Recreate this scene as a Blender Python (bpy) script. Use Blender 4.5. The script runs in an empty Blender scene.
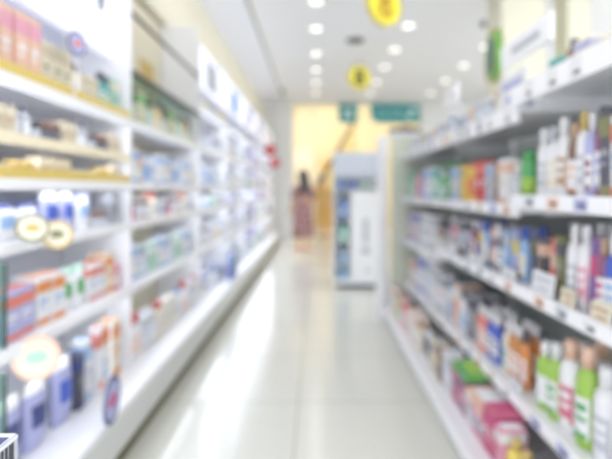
import bpy, bmesh, math, random
from mathutils import Vector, Matrix
PI = math.pi
S = bpy.context.scene
C = S.collection
R = random.Random(7)

# ------------------------------------------------------------------ camera, world, light, exposure
F = 500.0                       # focal length in pixels of a 612 px wide frame
cd = bpy.data.cameras.new('camera')
cam = bpy.data.objects.new('camera', cd); C.objects.link(cam)
cam.location = (0, 0, 1.2); cam.rotation_euler = (PI/2, 0, 0)
cd.sensor_width = 36; cd.lens = 36*F/612
cd.shift_x = -10/612; cd.shift_y = -39.5/612
cd.clip_start = .05; cd.clip_end = 60
cd.dof.use_dof = True; cd.dof.focus_distance = .58; cd.dof.aperture_fstop = 2.15
S.camera = cam
S.view_settings.view_transform = 'Standard'; S.view_settings.look = 'None'
S.view_settings.gamma = 1; S.view_settings.use_curve_mapping = False
S.view_settings.exposure = -0.1
W = bpy.data.worlds.new('daylight'); S.world = W; W.use_nodes = True
bg = W.node_tree.nodes['Background']
bg.inputs[0].default_value = (.93, .96, 1, 1); bg.inputs[1].default_value = 3.0

def area(name, loc, sx, sy, power, col=(1, 1, 1), rot=(0, 0, 0), shape='RECTANGLE', spread=PI):
    l = bpy.data.lights.new(name, 'AREA'); l.shape = shape; l.size = sx
    if shape == 'RECTANGLE': l.size_y = sy
    l.energy = power; l.color = col; l.spread = spread
    o = bpy.data.objects.new(name, l); C.objects.link(o); o.location = loc; o.rotation_euler = rot
    return o
# ceiling downlights: three rows (positions shared with the fixtures further down)
DOWN = [(0, y) for y in (.9, 2.2, 3.3, 4.4, 5.55, 6.48, 7.66, 8.7, 9.7, 10.8)] + \
       [(1.17, y) for y in (1.6, 2.9, 4.1, 5.2, 6.36, 7.45, 8.5, 9.7, 10.8)] + \
       [(2.48, y) for y in (1.5, 2.8, 4.1, 7.3, 8.4, 9.6, 10.8)]
CEIL = 3.3
for x, y in DOWN:
    area('downlight_lamp', (x, y, CEIL-.03),   .10, .10, 1.7, (1, .97, .93), shape='DISK')

# uplight added above the left shelving only to brighten the ceiling
area('ceiling_fill_lamp', (-1.12, 5.2, 2.64), .16, 11.5, 10, (.93, .95, 1), (PI, .35, 0))

# ------------------------------------------------------------------ materials
def lin(c):
    return tuple((v/12.92 if v <= .04045 else ((v+.055)/1.055)**2.4) for v in c)
MC = {}
def mat(name, rgb, rough=.45, spec=.5, metal=0, emit=0, noise=0, nscale=20, trans=0, alpha=1, coat=0):
    if name in MC: return MC[name]
    m = bpy.data.materials.new(name); m.use_nodes = True; MC[name] = m
    nt = m.node_tree; b = nt.nodes['Principled BSDF']
    c = lin([v/255 for v in rgb]) + (1,)
    b.inputs['Base Color'].default_value = c
    b.inputs['Roughness'].default_value = rough
    b.inputs['Specular IOR Level'].default_value = spec
    b.inputs['Metallic'].default_value = metal
    b.inputs['Coat Weight'].default_value = coat
    if trans: b.inputs['Transmission Weight'].default_value = trans; b.inputs['IOR'].default_value = 1.1
    if alpha < 1: b.inputs['Alpha'].default_value = alpha
    if emit:
        b.inputs['Emission Color'].default_value = c; b.inputs['Emission Strength'].default_value = emit
    if noise:
        n = nt.nodes.new('ShaderNodeTexNoise'); n.inputs['Scale'].default_value = nscale
        tc = nt.nodes.new('ShaderNodeTexCoord'); nt.links.new(tc.outputs['Object'], n.inputs['Vector'])
        mx = nt.nodes.new('ShaderNodeMix'); mx.data_type = 'RGBA'
        mx.inputs['A'].default_value = c
        mx.inputs['B'].default_value = tuple(v*(1-noise) for v in c[:3]) + (1,)
        nt.links.new(n.outputs['Fac'], mx.inputs['Factor']); nt.links.new(mx.outputs['Result'], b.inputs['Base Color'])
    return m
PAL = dict(white=(244, 244, 246), cream=(240, 229, 200), beige=(214, 198, 164), grey=(150, 152, 160), silver=(190, 194, 202),
    black=(34, 34, 42), charcoal=(66, 66, 78), navy=(32, 42, 110), blue=(38, 72, 190), sky=(140, 182, 232), lavender=(168, 172, 222),
    purple=(112, 70, 140), plum=(130, 60, 100), pink=(232, 150, 175), rose=(212, 92, 120), magenta=(200, 48, 110), red=(204, 44, 44), coral=(232, 112, 92),
    orange=(234, 130, 50), amber=(200, 118, 40), gold=(206, 170, 80), yellow=(240, 208, 64), lime=(150, 200, 56), green=(56, 160, 70),
    mint=(168, 220, 190), teal=(50, 150, 150), olive=(120, 122, 70), brown=(112, 76, 56), tan=(190, 150, 112), peach=(240, 190, 160))
PAL = {k: tuple(int(v*.76+g*.24) for v, g in zip(c, (205, 205, 212))) for k, c in PAL.items()}   # all mixed toward pale grey: washed-out haze put into the colours
NAMEOF = dict(lime='lime green', sky='sky blue', navy='navy blue', silver='silver grey')
def P(c): return mat('plastic_'+c, PAL[c], .38, .5, noise=.06, nscale=9)
def Q(c): return mat('carton_'+c, PAL[c], .55, .35, noise=.05, nscale=14)
M_shelf = mat('white_enamelled_metal', (240, 240, 243), .35, noise=.03, nscale=4)
M_back = mat('back_panel_white', (228, 230, 238), .5, noise=.03, nscale=3)
M_backR = mat('back_panel_grey', (196, 202, 200), .5, noise=.05, nscale=3)
M_beige = mat('beige_laminate', (222, 214, 190), .5, noise=.05, nscale=3)
M_kick = mat('kick_panel_grey', (214, 216, 214), .4, noise=.03, nscale=3)
M_toe = mat('toe_olive', (92, 88, 52), .6, noise=.1, nscale=6)
M_rail = mat('price_rail', (246, 246, 250), .3)
M_gold = mat('gold_rail', (226, 200, 110), .35, noise=.1, nscale=12)
M_creamr = mat('cream_rail', (246, 234, 206), .4, noise=.05, nscale=12)
M_light = mat('lightbox_white', (232, 234, 250), .4, emit=.55)
M_glass = mat('green_edge_glass', (190, 215, 205), .05, trans=.9)
M_gedge = mat('glass_edge_green', (58, 84, 70), .2)
M_chrome = mat('chrome', (190, 192, 198), .15, metal=1)
M_dark = mat('dark_metal', (70, 68, 72), .4)

# ------------------------------------------------------------------ mesh helpers
def link(name, bm, mats, parent=None, loc=None, smooth=False):
    me = bpy.data.meshes.new(name)
    bmesh.ops.recalc_face_normals(bm, faces=bm.faces)
    bm.to_mesh(me); bm.free()
    for m in (mats if isinstance(mats, (list, tuple)) else [mats]): me.materials.append(m)
    if smooth:
        for p in me.polygons: p.use_smooth = True
    o = bpy.data.objects.new(name, me); C.objects.link(o)
    if parent: o.parent = parent
    if loc: o.location = loc
    return o
def box(bm, x0, x1, y0, y1, z0, z1, mi=0, bev=0):
    vs = [bm.verts.new((x, y, z)) for x in (x0, x1) for y in (y0, y1) for z in (z0, z1)]
    fs = [bm.faces.new([vs[i] for i in f]) for f in ((0, 1, 3, 2), (4, 6, 7, 5), (0, 4, 5, 1), (2, 3, 7, 6), (0, 2, 6, 4), (1, 5, 7, 3))]
    for f in fs: f.material_index = mi
    if bev:
        es = list({e for f in fs for e in f.edges})
        bmesh.ops.bevel(bm, geom=es, offset=bev, segments=2, affect='EDGES', clamp_overlap=True)
    return bm
def lathe(bm, prof, seg=14, sx=1, sy=1, mi=0, c=(0, 0, 0)):
    rings = []
    for r, z in prof:
        rings.append([bm.verts.new((c[0]+r*sx*math.cos(2*PI*k/seg), c[1]+r*sy*math.sin(2*PI*k/seg), c[2]+z)) for k in range(seg)])
    for a, b in zip(rings, rings[1:]):
        for k in range(seg):
            f = bm.faces.new((a[k], a[(k+1) % seg], b[(k+1) % seg], b[k])); f.material_index = mi
    f = bm.faces.new(rings[0][::-1]); f.material_index = mi
    f = bm.faces.new(rings[-1]); f.material_index = mi
    return bm
def tube(bm, pts, r, seg=8, mi=0):
    pts = [Vector(p) for p in pts]; rings = []
    for i, p in enumerate(pts):
        d = (pts[min(i+1, len(pts)-1)]-pts[max(i-1, 0)]).normalized()
        u = d.cross(Vector((0, 0, 1)))
        if u.length < .01: u = Vector((1, 0, 0))
        u.normalize(); v = d.cross(u)
        rings.append([bm.verts.new(p+r*(u*math.cos(2*PI*k/seg)+v*math.sin(2*PI*k/seg))) for k in range(seg)])
    for a, b in zip(rings, rings[1:]):
        for k in range(seg):
            f = bm.faces.new((a[k], a[(k+1) % seg], b[(k+1) % seg], b[k])); f.material_index = mi
    bm.faces.new(rings[0][::-1]).material_index = mi; bm.faces.new(rings[-1]).material_index = mi
    return bm
def B(): return bmesh.new()
def empty(name, loc, label=None, cat=None, group=None, rz=0):
    o = bpy.data.objects.new(name, None); C.objects.link(o); o.location = loc; o.rotation_euler = (0, 0, rz)
    o.empty_display_size = .05
    return tag(o, label, cat, group)
def tag(o, label=None, cat=None, group=None, kind=None):
    if label: o['label'] = label
    if cat: o['category'] = cat
    if group: o['group'] = group
    if kind: o['kind'] = kind
    return o
def struct(name, bm, m): return tag(link(name, bm, m), kind='structure')
def sbox(name, x0, x1, y0, y1, z0, z1, m): return struct(name, box(B(), x0, x1, y0, y1, z0, z1), m)

# ------------------------------------------------------------------ floor, ceiling, walls
def tile_floor():
    m = bpy.data.materials.new('glossy_floor_tiles'); m.use_nodes = True
    nt = m.node_tree; b = nt.nodes['Principled BSDF']
    tc = nt.nodes.new('ShaderNodeTexCoord'); mp = nt.nodes.new('ShaderNodeMapping')
    mp.inputs['Location'].default_value = (.1, -2.83, 0)
    br = nt.nodes.new('ShaderNodeTexBrick'); br.offset = 0; br.inputs['Scale'].default_value = 1
    br.inputs['Brick Width'].default_value = .8; br.inputs['Row Height'].default_value = .8
    br.inputs['Mortar Size'].default_value = .004
    br.inputs['Color1'].default_value = lin((.84, .835, .80)) + (1,)
    br.inputs['Color2'].default_value = lin((.825, .825, .79)) + (1,)
    br.inputs['Mortar'].default_value = lin((.66, .66, .62)) + (1,)
    nt.links.new(tc.outputs['Object'], mp.inputs['Vector']); nt.links.new(mp.outputs[0], br.inputs['Vector'])
    nt.links.new(br.outputs['Color'], b.inputs['Base Color'])
    n = nt.nodes.new('ShaderNodeTexNoise'); n.inputs['Scale'].default_value = 1.3
    nt.links.new(tc.outputs['Object'], n.inputs['Vector'])
    mr = nt.nodes.new('ShaderNodeMapRange'); mr.inputs['To Min'].default_value = .10; mr.inputs['To Max'].default_value = .22
    nt.links.new(n.outputs['Fac'], mr.inputs['Value']); nt.links.new(mr.outputs[0], b.inputs['Roughness'])
    b.inputs['Specular IOR Level'].default_value = .45
    return m
M_wall = mat('wall_paint_white', (232, 231, 228), .7, noise=.03, nscale=2)
M_ceil = mat('ceiling_paint', (238, 238, 240), .8, noise=.02, nscale=2)
M_soff = mat('soffit_paint', (236, 238, 246), .8, noise=.02, nscale=2)
M_warm = mat('warm_yellow_paint', (238, 224, 186), .6, noise=.06, nscale=1.5)
M_colm = mat('cream_column_paint', (226, 223, 204), .6, noise=.03, nscale=2)
M_bulk = mat('beige_bulkhead_paint', (236, 230, 208), .6, noise=.03, nscale=2)
sbox('floor', -1.5, 6.2, -1.0, 16.2, -.1, 0, tile_floor())
sbox('ceiling', -.74, 6.2, -1.0, 12, CEIL, CEIL+.15, M_ceil)
sbox('trim_1', -1.5, -.78, -1.0, 12, CEIL-.015, CEIL+.15, M_soff)
sbox('trim_2', -.78, -.74, -1.0, 12, CEIL+.01, CEIL+.15, mat('ceiling_groove', (170, 168, 150), .7))
sbox('wall_left', -1.5, -1.40, -1.0, 12, 0, CEIL, M_wall)
sbox('trim_3', -1.40, -1.28, -1.0, 12, 2.62, CEIL-.015, M_bulk)
# right wall: solid at the far end, unseen window added in its near part to let fill light in
bm = B(); box(bm, 6.0, 6.2, 9.6, 16.2, 0, CEIL); box(bm, 6.0, 6.2, -1.0, 9.6, 0, .15); box(bm, 6.0, 6.2, -1.0, 9.6, 3.2, CEIL)
struct('wall_right', bm, M_wall)
bm = B()
for yy in (1.1, 3.2, 5.3, 7.4): box(bm, 6.05, 6.12, yy, yy+.05, .15, 3.2)
struct('added_window', bm, M_shelf)
# back wall: pale pier at the left, wide opening into the warm lit mall hall, wall to the right
bm = B(); box(bm, -1.40, -.58, 12, 12.3, 0, CEIL); box(bm, 2.52, 6.0, 12, 12.3, 0, CEIL); box(bm, -.58, 2.52, 12, 12.3, 3.27, CEIL)
struct('wall_back', bm, mat('pier_paint_grey', (230, 230, 228), .7, noise=.03))
sbox('wall_hall', -3.5, 6.0, 16.0, 16.2, 0, 4.2, M_warm)
sbox('wall_hall_left', -3.6, -3.5, 12.3, 16.2, 0, 4.2, M_warm)
sbox('floor_hall', -3.6, -1.5, 12.3, 16.2, -.1, 0, M_warm)
sbox('ceiling_hall', -3.6, 6.2, 12.3, 16.2, 4.2, 4.3, M_ceil)
area('hall_lamp', (.3, 14.2, 4.15), 3, 1.6, 72, (1, .90, .72))
area('hall_lamp', (3.2, 14.2, 4.15), 2.4, 1.6, 38, (1, .90, .72))
# glazed shop front between shop and hall
wf = tag(link('window_1', box(box(box(B(), -.06, -.02, 12.08, 12.16, 0, 3.27), -.58, -.54, 12.08, 12.16, 0, 3.27), 2.48, 2.52, 12.08, 12.16, 0, 3.27),
         mat('pale_mullion', (240, 234, 214), .4)), kind='structure')
gm = bpy.data.materials.new('clear_glass'); gm.use_nodes = True
nt = gm.node_tree; nt.nodes.clear()
o_ = nt.nodes.new('ShaderNodeOutputMaterial'); mx = nt.nodes.new('ShaderNodeMixShader'); tr = nt.nodes.new('ShaderNodeBsdfTransparent')
gl = nt.nodes.new('ShaderNodeBsdfGlossy'); gl.inputs['Roughness'].default_value = .03; mx.inputs[0].default_value = .06
nt.links.new(tr.outputs[0], mx.inputs[1]); nt.links.new(gl.outputs[0], mx.inputs[2]); nt.links.new(mx.outputs[0], o_.inputs[0])
link('pane', box(B(), -.54, -.06, 12.11, 12.13, .02, 3.25), gm, wf)
# columns
bm = B(); box(bm, 1.87, 2.29, 5.0, 5.47, 0, CEIL); struct('column_1', bm, M_colm)
bm = B(); box(bm, 2.52, 2.74, 5.0, 5.3, 0, CEIL); struct('column_2', bm, M_colm)
sbox('baseboard_back', 2.53, 6.0, 11.97, 12, 0, .1, M_kick)

# ------------------------------------------------------------------ products
# every prototype faces -Y, origin at the centre of its base, width w along X, depth d along Y
PROTO = {}
CAT = dict(lotion_bottle='bottle', pump_bottle='bottle', spray_can='spray can', product_carton='box', cream_tube='tube',
           cream_jar='jar', soft_pouch='packet', flat_carton='box', makeup_palette='compact')
WORD = dict(lotion_bottle='bottle', pump_bottle='pump bottle', spray_can='spray can', product_carton='carton', cream_tube='tube',
            cream_jar='jar', soft_pouch='soft packet', flat_carton='flat box', makeup_palette='compact')
def proto(kind, w, d, h, c1, c2, c3, full=True):
    key = (kind, round(w, 3), round(d, 3), round(h, 3), c1, c2, c3, full)
    if key in PROTO: return PROTO[key]
    parts = []       # (name, mesh)
    def add(name, bm, mats, smooth=False):
        me = bpy.data.meshes.new(name); bmesh.ops.recalc_face_normals(bm, faces=bm.faces); bm.to_mesh(me); bm.free()
        for m in (mats if isinstance(mats, (list, tuple)) else [mats]): me.materials.append(m)
        if smooth:
            for p in me.polygons: p.use_smooth = True
        parts.append((name, me))
    rx, ry = w/2, d/2
    if kind == 'lotion_bottle' or kind == 'pump_bottle':
        hb = h*(.80 if kind == 'lotion_bottle' else .74)
        bm = lathe(B(), [(.90, 0), (1, .008), (1, hb*.55), (.97, hb*.8), (.80, hb*.92), (.42, hb*.985), (.40, hb)], 16, rx, ry)
        add(kind, bm, P(c1), True)
        rc = .43 if kind == 'lotion_bottle' else .38
        if full:
            if kind == 'lotion_bottle':
                add('cap', lathe(B(), [(rc*1.15, hb-.004), (rc*1.15, h*.96), (rc*1.02, h)], 14, rx, rx), P(c2), True)
            else:
                bm = lathe(B(), [(rc*1.1, hb-.004), (rc*1.1, hb+.022), (.12, hb+.026), (.12, h*.94), (.5, h*.945), (.5, h*.985), (.2, h)], 14, rx, rx)
                box(bm, -.1*rx, .1*rx, -ry*1.25, 0, h*.95, h*.985)
                add('pump', bm, P(c2))
            # printed label: a curved strip over the front with rows of print
            bm = B(); n = 8
            for z0, z1, mi in ((.14, .20, 1), (.20, .34, 0), (.34, .40, 1), (.40, .47, 0), (.47, .56, 1), (.56, .64, 0)):
                for k in range(n):
                    a0 = -PI/2-1.05+2.1*k/n; a1 = -PI/2-1.05+2.1*(k+1)/n
                    q = [bm.verts.new((1.015*rx*math.cos(a), 1.015*ry*math.sin(a), hb*z)) for a, z in ((a0, z0), (a1, z0), (a1, z1), (a0, z1))]
                    f = bm.faces.new(q); f.material_index = mi if 1 <= k <= n-2 else 0
            add('label', bm, [Q('white') if c1 != 'white' else Q(c3), Q(c3) if c1 != 'white' else Q('white')])
        else:
            parts[0][1].materials.append(P(c2))
            bm = B(); bm.from_mesh(parts[0][1]); lathe(bm, [(rc*1.15, hb-.004), (rc*1.15, h*.96), (rc, h)], 8, rx, rx, 1); bm.to_mesh(parts[0][1]); bm.free()
    elif kind == 'spray_can':
        r = min(rx, ry); hb = h*.86
        add(kind, lathe(B(), [(r*.94, 0), (r, .006), (r, hb*.93), (r*.75, hb)], 16), P(c1), True)
        add('cap', lathe(B(), [(r*.82, hb-.002), (r*.82, h*.97), (r*.6, h)], 14), P(c2), True)
        bm = B(); lathe(bm, [(r*1.01, hb*.25), (r*1.01, hb*.6)], 16); add('label', bm, Q(c3), True)
    elif kind in ('product_carton', 'flat_carton', 'makeup_palette'):
        bm = box(B(), -rx, rx, -ry, ry, 0, h, 0, .0015)
        # printed panels: a coloured band, a title block and lines on the front and the same band on both flanks
        e = .0008
        def panel(x0, x1, z0, z1, mi):
            f = bm.faces.new([bm.verts.new(v) for v in ((x0, -ry-e, z0), (x1, -ry-e, z0), (x1, -ry-e, z1), (x0, -ry-e, z1))]); f.material_index = mi
        if kind == 'product_carton':
            panel(-rx*.98, rx*.98, h*.68, h*.90, 1); panel(-rx*.7, rx*.6, h*.47, h*.55, 2)
            panel(-rx*.7, rx*.3, h*.37, h*.41, 2); panel(-rx*.98, rx*.98, h*.04, h*.16, 1)
        else:
            panel(-rx*.9, -rx*.2, h*.15, h*.85, 1); panel(0, rx*.8, h*.35, h*.6, 2)
        for s in (-1, 1):
            f = bm.faces.new([bm.verts.new(v) for v in ((s*(rx+e), -ry*.96, h*.68), (s*(rx+e), ry*.96, h*.68), (s*(rx+e), ry*.96, h*.9), (s*(rx+e), -ry*.96, h*.9))]); f.material_index = 1
        t = [bm.verts.new(v) for v in ((-rx*.8, -ry*.7, h+e), (rx*.8, -ry*.7, h+e), (rx*.8, ry*.7, h+e), (-rx*.8, ry*.7, h+e))]
        bm.faces.new(t).material_index = 1
        add(kind, bm, [Q(c1), Q(c2), Q(c3)])
    elif kind == 'cream_tube':
        hc = h*.16; bm = B(); rings = []
        for t_ in (0, .1, .4, .7, .92, 1):
            z = hc+(h-hc)*t_; k = t_**1.3; a = rx*.86*(1-k)+rx*k; b = ry*.86*(1-k)+.003*k
            rings.append((a, b, z))
        vs = [[bm.verts.new((a*math.cos(2*PI*i/14), b*math.sin(2*PI*i/14), z)) for i in range(14)] for a, b, z in rings]
        for a, b in zip(vs, vs[1:]):
            for k in range(14): bm.faces.new((a[k], a[(k+1) % 14], b[(k+1) % 14], b[k])).material_index = 0 if a is not vs[2] else 1
        bm.faces.new(vs[0][::-1]); bm.faces.new(vs[-1])
        add(kind, bm, [P(c1), P(c3)], True)
        add('cap', lathe(B(), [(1, 0), (1, hc*.9), (.9, hc)], 14, rx*.72, ry*.72), P(c2), True)
    elif kind == 'cream_jar':
        r = min(rx, ry)
        add(kind, lathe(B(), [(r*.85, 0), (r*.98, h*.1), (r*.98, h*.55), (r*.9, h*.62)], 16), P(c1), True)
        add('lid', lathe(B(), [(r, h*.62), (r, h*.96), (r*.93, h)], 16), P(c2), True)
    elif kind == 'soft_pouch':
        bm = B(); n, mz = 6, 6; g = {}
        for s in (-1, 1):
            for i in range(n+1):
                for j in range(mz+1):
                    u, v = i/n, j/mz
                    bulge = ry*(math.sin(PI*u)**.6)*(math.sin(PI*min(1, v*.9+.1))**.6)
                    if s == 1 and (i in (0, n) or j == mz): g[s, i, j] = g[-1, i, j]; continue
                    g[s, i, j] = bm.verts.new(((u-.5)*w, s*max(.002, bulge), v*h))
        for s in (-1, 1):
            for i in range(n):
                for j in range(mz):
                    q = [g[s, i, j], g[s, i+1, j], g[s, i+1, j+1], g[s, i, j+1]]
                    if len(set(q)) == 4: bm.faces.new(q).material_index = (1 if 2 <= j <= 3 and 1 <= i <= n-2 else 2 if j == mz-1 else 0)
        add(kind, bm, [P(c1), P(c2), P(c3)], True)
    if not full: parts = parts[:1] if kind in ('lotion_bottle', 'pump_bottle') else parts
    objs = []
    for i, (n, me) in enumerate(parts):
        o = bpy.data.objects.new(n, me)
        if i: o.parent = objs[0]
        objs.append(o)
    PROTO[key] = objs
    return objs
ORDW = ['nearest', 'second-nearest', 'third-nearest', 'fourth-nearest', 'fifth-nearest', 'sixth-nearest', 'seventh-nearest', 'eighth-nearest',
        'ninth-nearest', 'tenth-nearest', 'eleventh-nearest', 'twelfth-nearest'] + ['%dth-nearest' % k for k in range(13, 60)]
PLACED = {}       # look + place -> list of objects, labelled at the end
def look(kind, c1, c2, c3, h):
    a = NAMEOF.get(c1, c1); b = NAMEOF.get(c2, c2); c = NAMEOF.get(c3, c3)
    if kind in ('lotion_bottle', 'spray_can', 'cream_tube'): return f'{a} {WORD[kind]} with {b} cap'
    if kind == 'pump_bottle': return f'{a} bottle with {b} pump'
    if kind == 'cream_jar': return f'{a} jar with {b} lid'
    if kind == 'soft_pouch': return f'{a} {WORD[kind]} with {b} print'
    return f'{a} {WORD[kind]} with {b} panel'
def put(kind, w, d, h, cols, x, y, z, rz, place, full=True):
    c1, c2, c3 = cols
    src = proto(kind, w, d, h, c1, c2, c3, full)
    root = src[0].copy(); C.objects.link(root); root.location = (x, y, z+.0008); root.rotation_euler = (0, 0, rz)
    for ch in src[1:]:
        c = ch.copy(); C.objects.link(c); c.parent = root
    root['category'] = CAT[kind]; root['group'] = f'toiletries on the {place}'
    PLACED.setdefault((look(kind, c1, c2, c3, h), place), []).append(root)
    return root
def row(side, y0, y1, z, xf, items, place, full=True, jit=.012, depth_rows=1):
    """fill a stretch of shelf from y0 to y1; items is a list of (kind, w, d, h, cols) cycled in blocks"""
    y = y0; i = 0; out = []
    rz = PI/2 if side < 0 else -PI/2
    while y < y1:
        kind, w, d, h, cols, n = items[i % len(items)]; i += 1
        for k in range(n):
            if y+w > y1: return out
            for q in range(depth_rows):
                hx = xf+side*(d/2+R.uniform(0, jit)+q*(d+.03))
                put(kind, w, d, h, cols, hx, y+w/2, z, rz+R.uniform(-.06, .06), place if q == 0 else place.replace('on the ', '')+' second row', full)
            y += w+R.uniform(.006, .014)
        y += .006
    return out

# ------------------------------------------------------------------ left wall shelving
LB = [.9, 2.7, 4.3, 5.65, 7.0, 8.4, 9.8, 11.4]
BAYW = ['nearest bay', 'second bay', 'third bay', 'fourth bay', 'fifth bay', 'sixth bay', 'last bay']
LS = {'low shelf': .68, 'middle shelf': 1.025, 'eye-level shelf': 1.235, 'upper shelf': 1.575}
XF, XB = -1.0, -1.385
LEDC = (.86, .91, 1)
BAYLOOK = ['white shelving bay with gold-edged shelves and white lightbox at the near left',
           'wall shelving bay with beige back panel and chrome rail, second on the left',
           'bright white shelving bay with tall header, third along the left wall',
           'white shelving bay with blue header picture, fourth along the left wall',
           'white shelving bay with lavender side panel, fifth along the left wall',
           'narrow-looking white shelving bay, sixth along the left wall',
           'farthest left shelving bay, with cream back, beside the grey pier']
for b in range(7):
    y0, y1 = LB[b], LB[b+1]
    t = empty('wall_shelving', (-1.2, (y0+y1)/2, 0), BAYLOOK[b], 'shelving', 'shelving bays along the left wall')
    def lp(name, bm, m):                       # parts are written in world coordinates
        o = link(name, bm, m, t); o.matrix_parent_inverse = Matrix.Translation((1.2, -(y0+y1)/2, 0)); return o
    g = .002
    bk = M_beige if b in (1, 6) else M_back
    lp('back_panel', box(B(), XB, XB+.02, y0+g, y1-g, .26, 2.6), bk)
    lp('base_deck', box(B(), XB, -.834, y0+g, y1-g, .235, .26, 0, .002), M_shelf)
    lp('kick_panel', box(B(), -.855, -.84, y0+g, y1-g, .075, .234), M_kick)
    lp('toe_kick', box(B(), -.88, -.858, y0+g, y1-g, 0, .234), M_toe)
    lp('side_panel', box(B(), XB+.021, -1.02, y1-.022, y1-g, .261, 2.6), M_shelf if b not in (4,) else mat('lavender_panel', (196, 190, 216), .5))
    lp('upright', box(B(), -1.02, -.995, y1-.03, y1-g, .261, 2.46, 0, .002), M_shelf)
    lev = dict(LS)
    if b == 0: lev['cream-edged shelf'] = 1.385
    if b >= 2: lev['high shelf'] = 1.92
    for nm, z in lev.items():
        sh = lp('shelf', box(B(), XB+.021, XF+.002, y0+.004, y1-.031, z-.02, z, 0, .002), M_shelf)
        rm = M_rail
        if b == 0 and nm in ('eye-level shelf', 'upper shelf'): link('gold_guard', box(B(), XF+.003, XF+.011, y0+.004, y1-.031, z+.005, z+.04, 0, .001), M_gold, sh)
        if b == 0 and nm == 'cream-edged shelf': rm = M_creamr
        o = link('price_rail', box(B(), XF+.0025, XF+.012, y0+.004, y1-.031, z-.035, z+.004, 0, .001), rm, sh)
        o = link('led_strip', box(B(), -1.03, -1.015, y0+.03, y1-.06, z-.026, z-.0205), mat('led_diffuser', (225, 235, 255), .4, emit=2.0), sh)
        area('shelf_lamp', (-1.04, (y0+y1)/2, z-.028), .03, (y1-y0)*.9, (1.5 if b < 2 else 2.1)*(y1-y0)/1.4, LEDC, (0, -.25, 0))
    if b == 0:
        hd = lp('header_lightbox', box(B(), -1.13, -1.08, y0+.004, y1-.031, 1.90, 2.59, 0, .004), M_light)
        fig = B(); lathe(fig, [(.03, 0), (.05, .05), (.045, .12), (.03, .2)], 12, .12, 1); 
        bmesh.ops.translate(fig, verts=fig.verts, vec=(-1.074, 2.50, 2.10))
        lp('header_print', fig, Q('grey'))
    elif b == 1:
        bm = tube(B(), [(-1.0, y0+.01, 2.16), (-1.0, y1-.035, 2.16)], .012); box(bm, -1.015, -.985, y0+.01, y1-.035, 1.83, 1.85)
        lp('rail', bm, M_dark)
        lp('header_panel', box(B(), -1.34, -1.32, y0+.01, y1-.031, 1.95, 2.59), M_beige)
        lp('header_print', box(B(), -1.319, -1.315, 3.75, 4.05, 2.0, 2.2), Q('gold'))
        lp('glass_shelf', box(B(), XB+.021, -1.02, y0+.01, y1-.031, 1.852, 1.86), M_glass)
    else:
        lp('header_lightbox', box(B(), -1.05, -1.0, y0+.004, y1-.031, 2.10, 2.46, 0, .004), M_light)
        lp('header_print', box(B(), -.9995, -.996, y0+.25, y0+.75, 2.14, 2.40, 0), Q(['', '', 'silver', 'sky', 'lavender', 'charcoal', 'gold'][b]))
# glass divider standing at the near end of the first bay
bm = box(B(), -1.36, -1.02, 1.63, 1.638, .672, .96, 0); box(bm, -1.0185, -1.012, 1.629, 1.639, .672, .96, 1)
gd = tag(link('glass_divider', bm, [M_glass, M_gedge]), 'clear glass divider with dark green edge on the low left shelf', 'divider')
bm = box(B(), -1.36, -.99, 1.58, 1.588, .262, .62, 0); box(bm, -.9885, -.982, 1.579, 1.589, .262, .62, 1)
gd = tag(link('glass_divider', bm, [M_glass, M_gedge]), 'clear glass divider with dark green edge on the left deck', 'divider')

K = ('product_carton', 'lotion_bottle', 'pump_bottle', 'spray_can', 'cream_tube', 'cream_jar', 'soft_pouch', 'flat_carton', 'makeup_palette')
CA, BO, PU, SP, TU, JA, PO, FL, CO = K
def it(kind, w, d, h, c, n=1): return (kind, w, d, h, tuple(c.split()), n)
# nearest bay: hand chosen rows
xl = -1.03
row(-1, 1.60, 1.95, .26, -1.0, [it(PO, .15, .08, .24, 'lavender navy white', 2), it(BO, .07, .05, .2, 'cream tan beige', 2)], 'left deck, nearest bay')
row(-1, 1.96, 2.3, .26, -1.0, [it(PO, .15, .08, .26, 'lavender blue white', 1), it(CA, .045, .07, .24, 'charcoal navy grey', 1), it(CA, .06, .06, .28, 'white sky lavender', 1)], 'left deck, nearest bay')
row(-1, 2.31, 2.66, .26, -1.0, [it(CA, .05, .05, .3, 'white coral white', 1), it(PU, .06, .06, .27, 'white red sky', 1), it(CA, .10, .08, .29, 'cream orange orange', 2)], 'left deck, nearest bay')
row(-1, 1.66, 2.66, .68, xl, [it(CA, .09, .1, .17, 'lavender coral white', 2), it(CA, .09, .1, .19, 'white orange sky', 2), it(PO, .10, .06, .19, 'white green mint', 2),
    it(CA, .08, .1, .17, 'white coral sky', 2), it(CA, .09, .1, .2, 'cream orange orange', 1), it(BO, .06, .05, .17, 'rose white rose', 2)], 'left low shelf, nearest bay')
row(-1, 1.5, 2.66, 1.025, xl, [it(PO, .13, .07, .16, 'lavender navy sky', 1), it(PO, .13, .07, .13, 'white sky navy', 2), it(PO, .13, .07, .17, 'lavender blue white', 2), it(PO, .12, .07, .16, 'white sky lavender', 1),
    it(JA, .07, .07, .07, 'silver brown silver', 2), it(CA, .09, .07, .16, 'grey silver charcoal', 3), it(JA, .06, .06, .06, 'peach beige white', 2)], 'left middle shelf, nearest bay')
row(-1, 1.45, 2.66, 1.235, xl, [it(CO, .08, .06, .05, 'cream tan beige', 3), it(JA, .06, .06, .07, 'cream gold beige', 2), it(CA, .07, .06, .09, 'beige cream tan', 3)], 'left eye-level shelf, nearest bay')
row(-1, 1.45, 2.66, 1.385, xl, [it(JA, .06, .06, .08, 'charcoal brown black', 2), it(CA, .06, .05, .10, 'beige cream tan', 2), it(BO, .045, .045, .12, 'grey charcoal silver', 2), it(JA, .05, .05, .07, 'silver black red', 1)], 'left cream-edged shelf, nearest bay')
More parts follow.
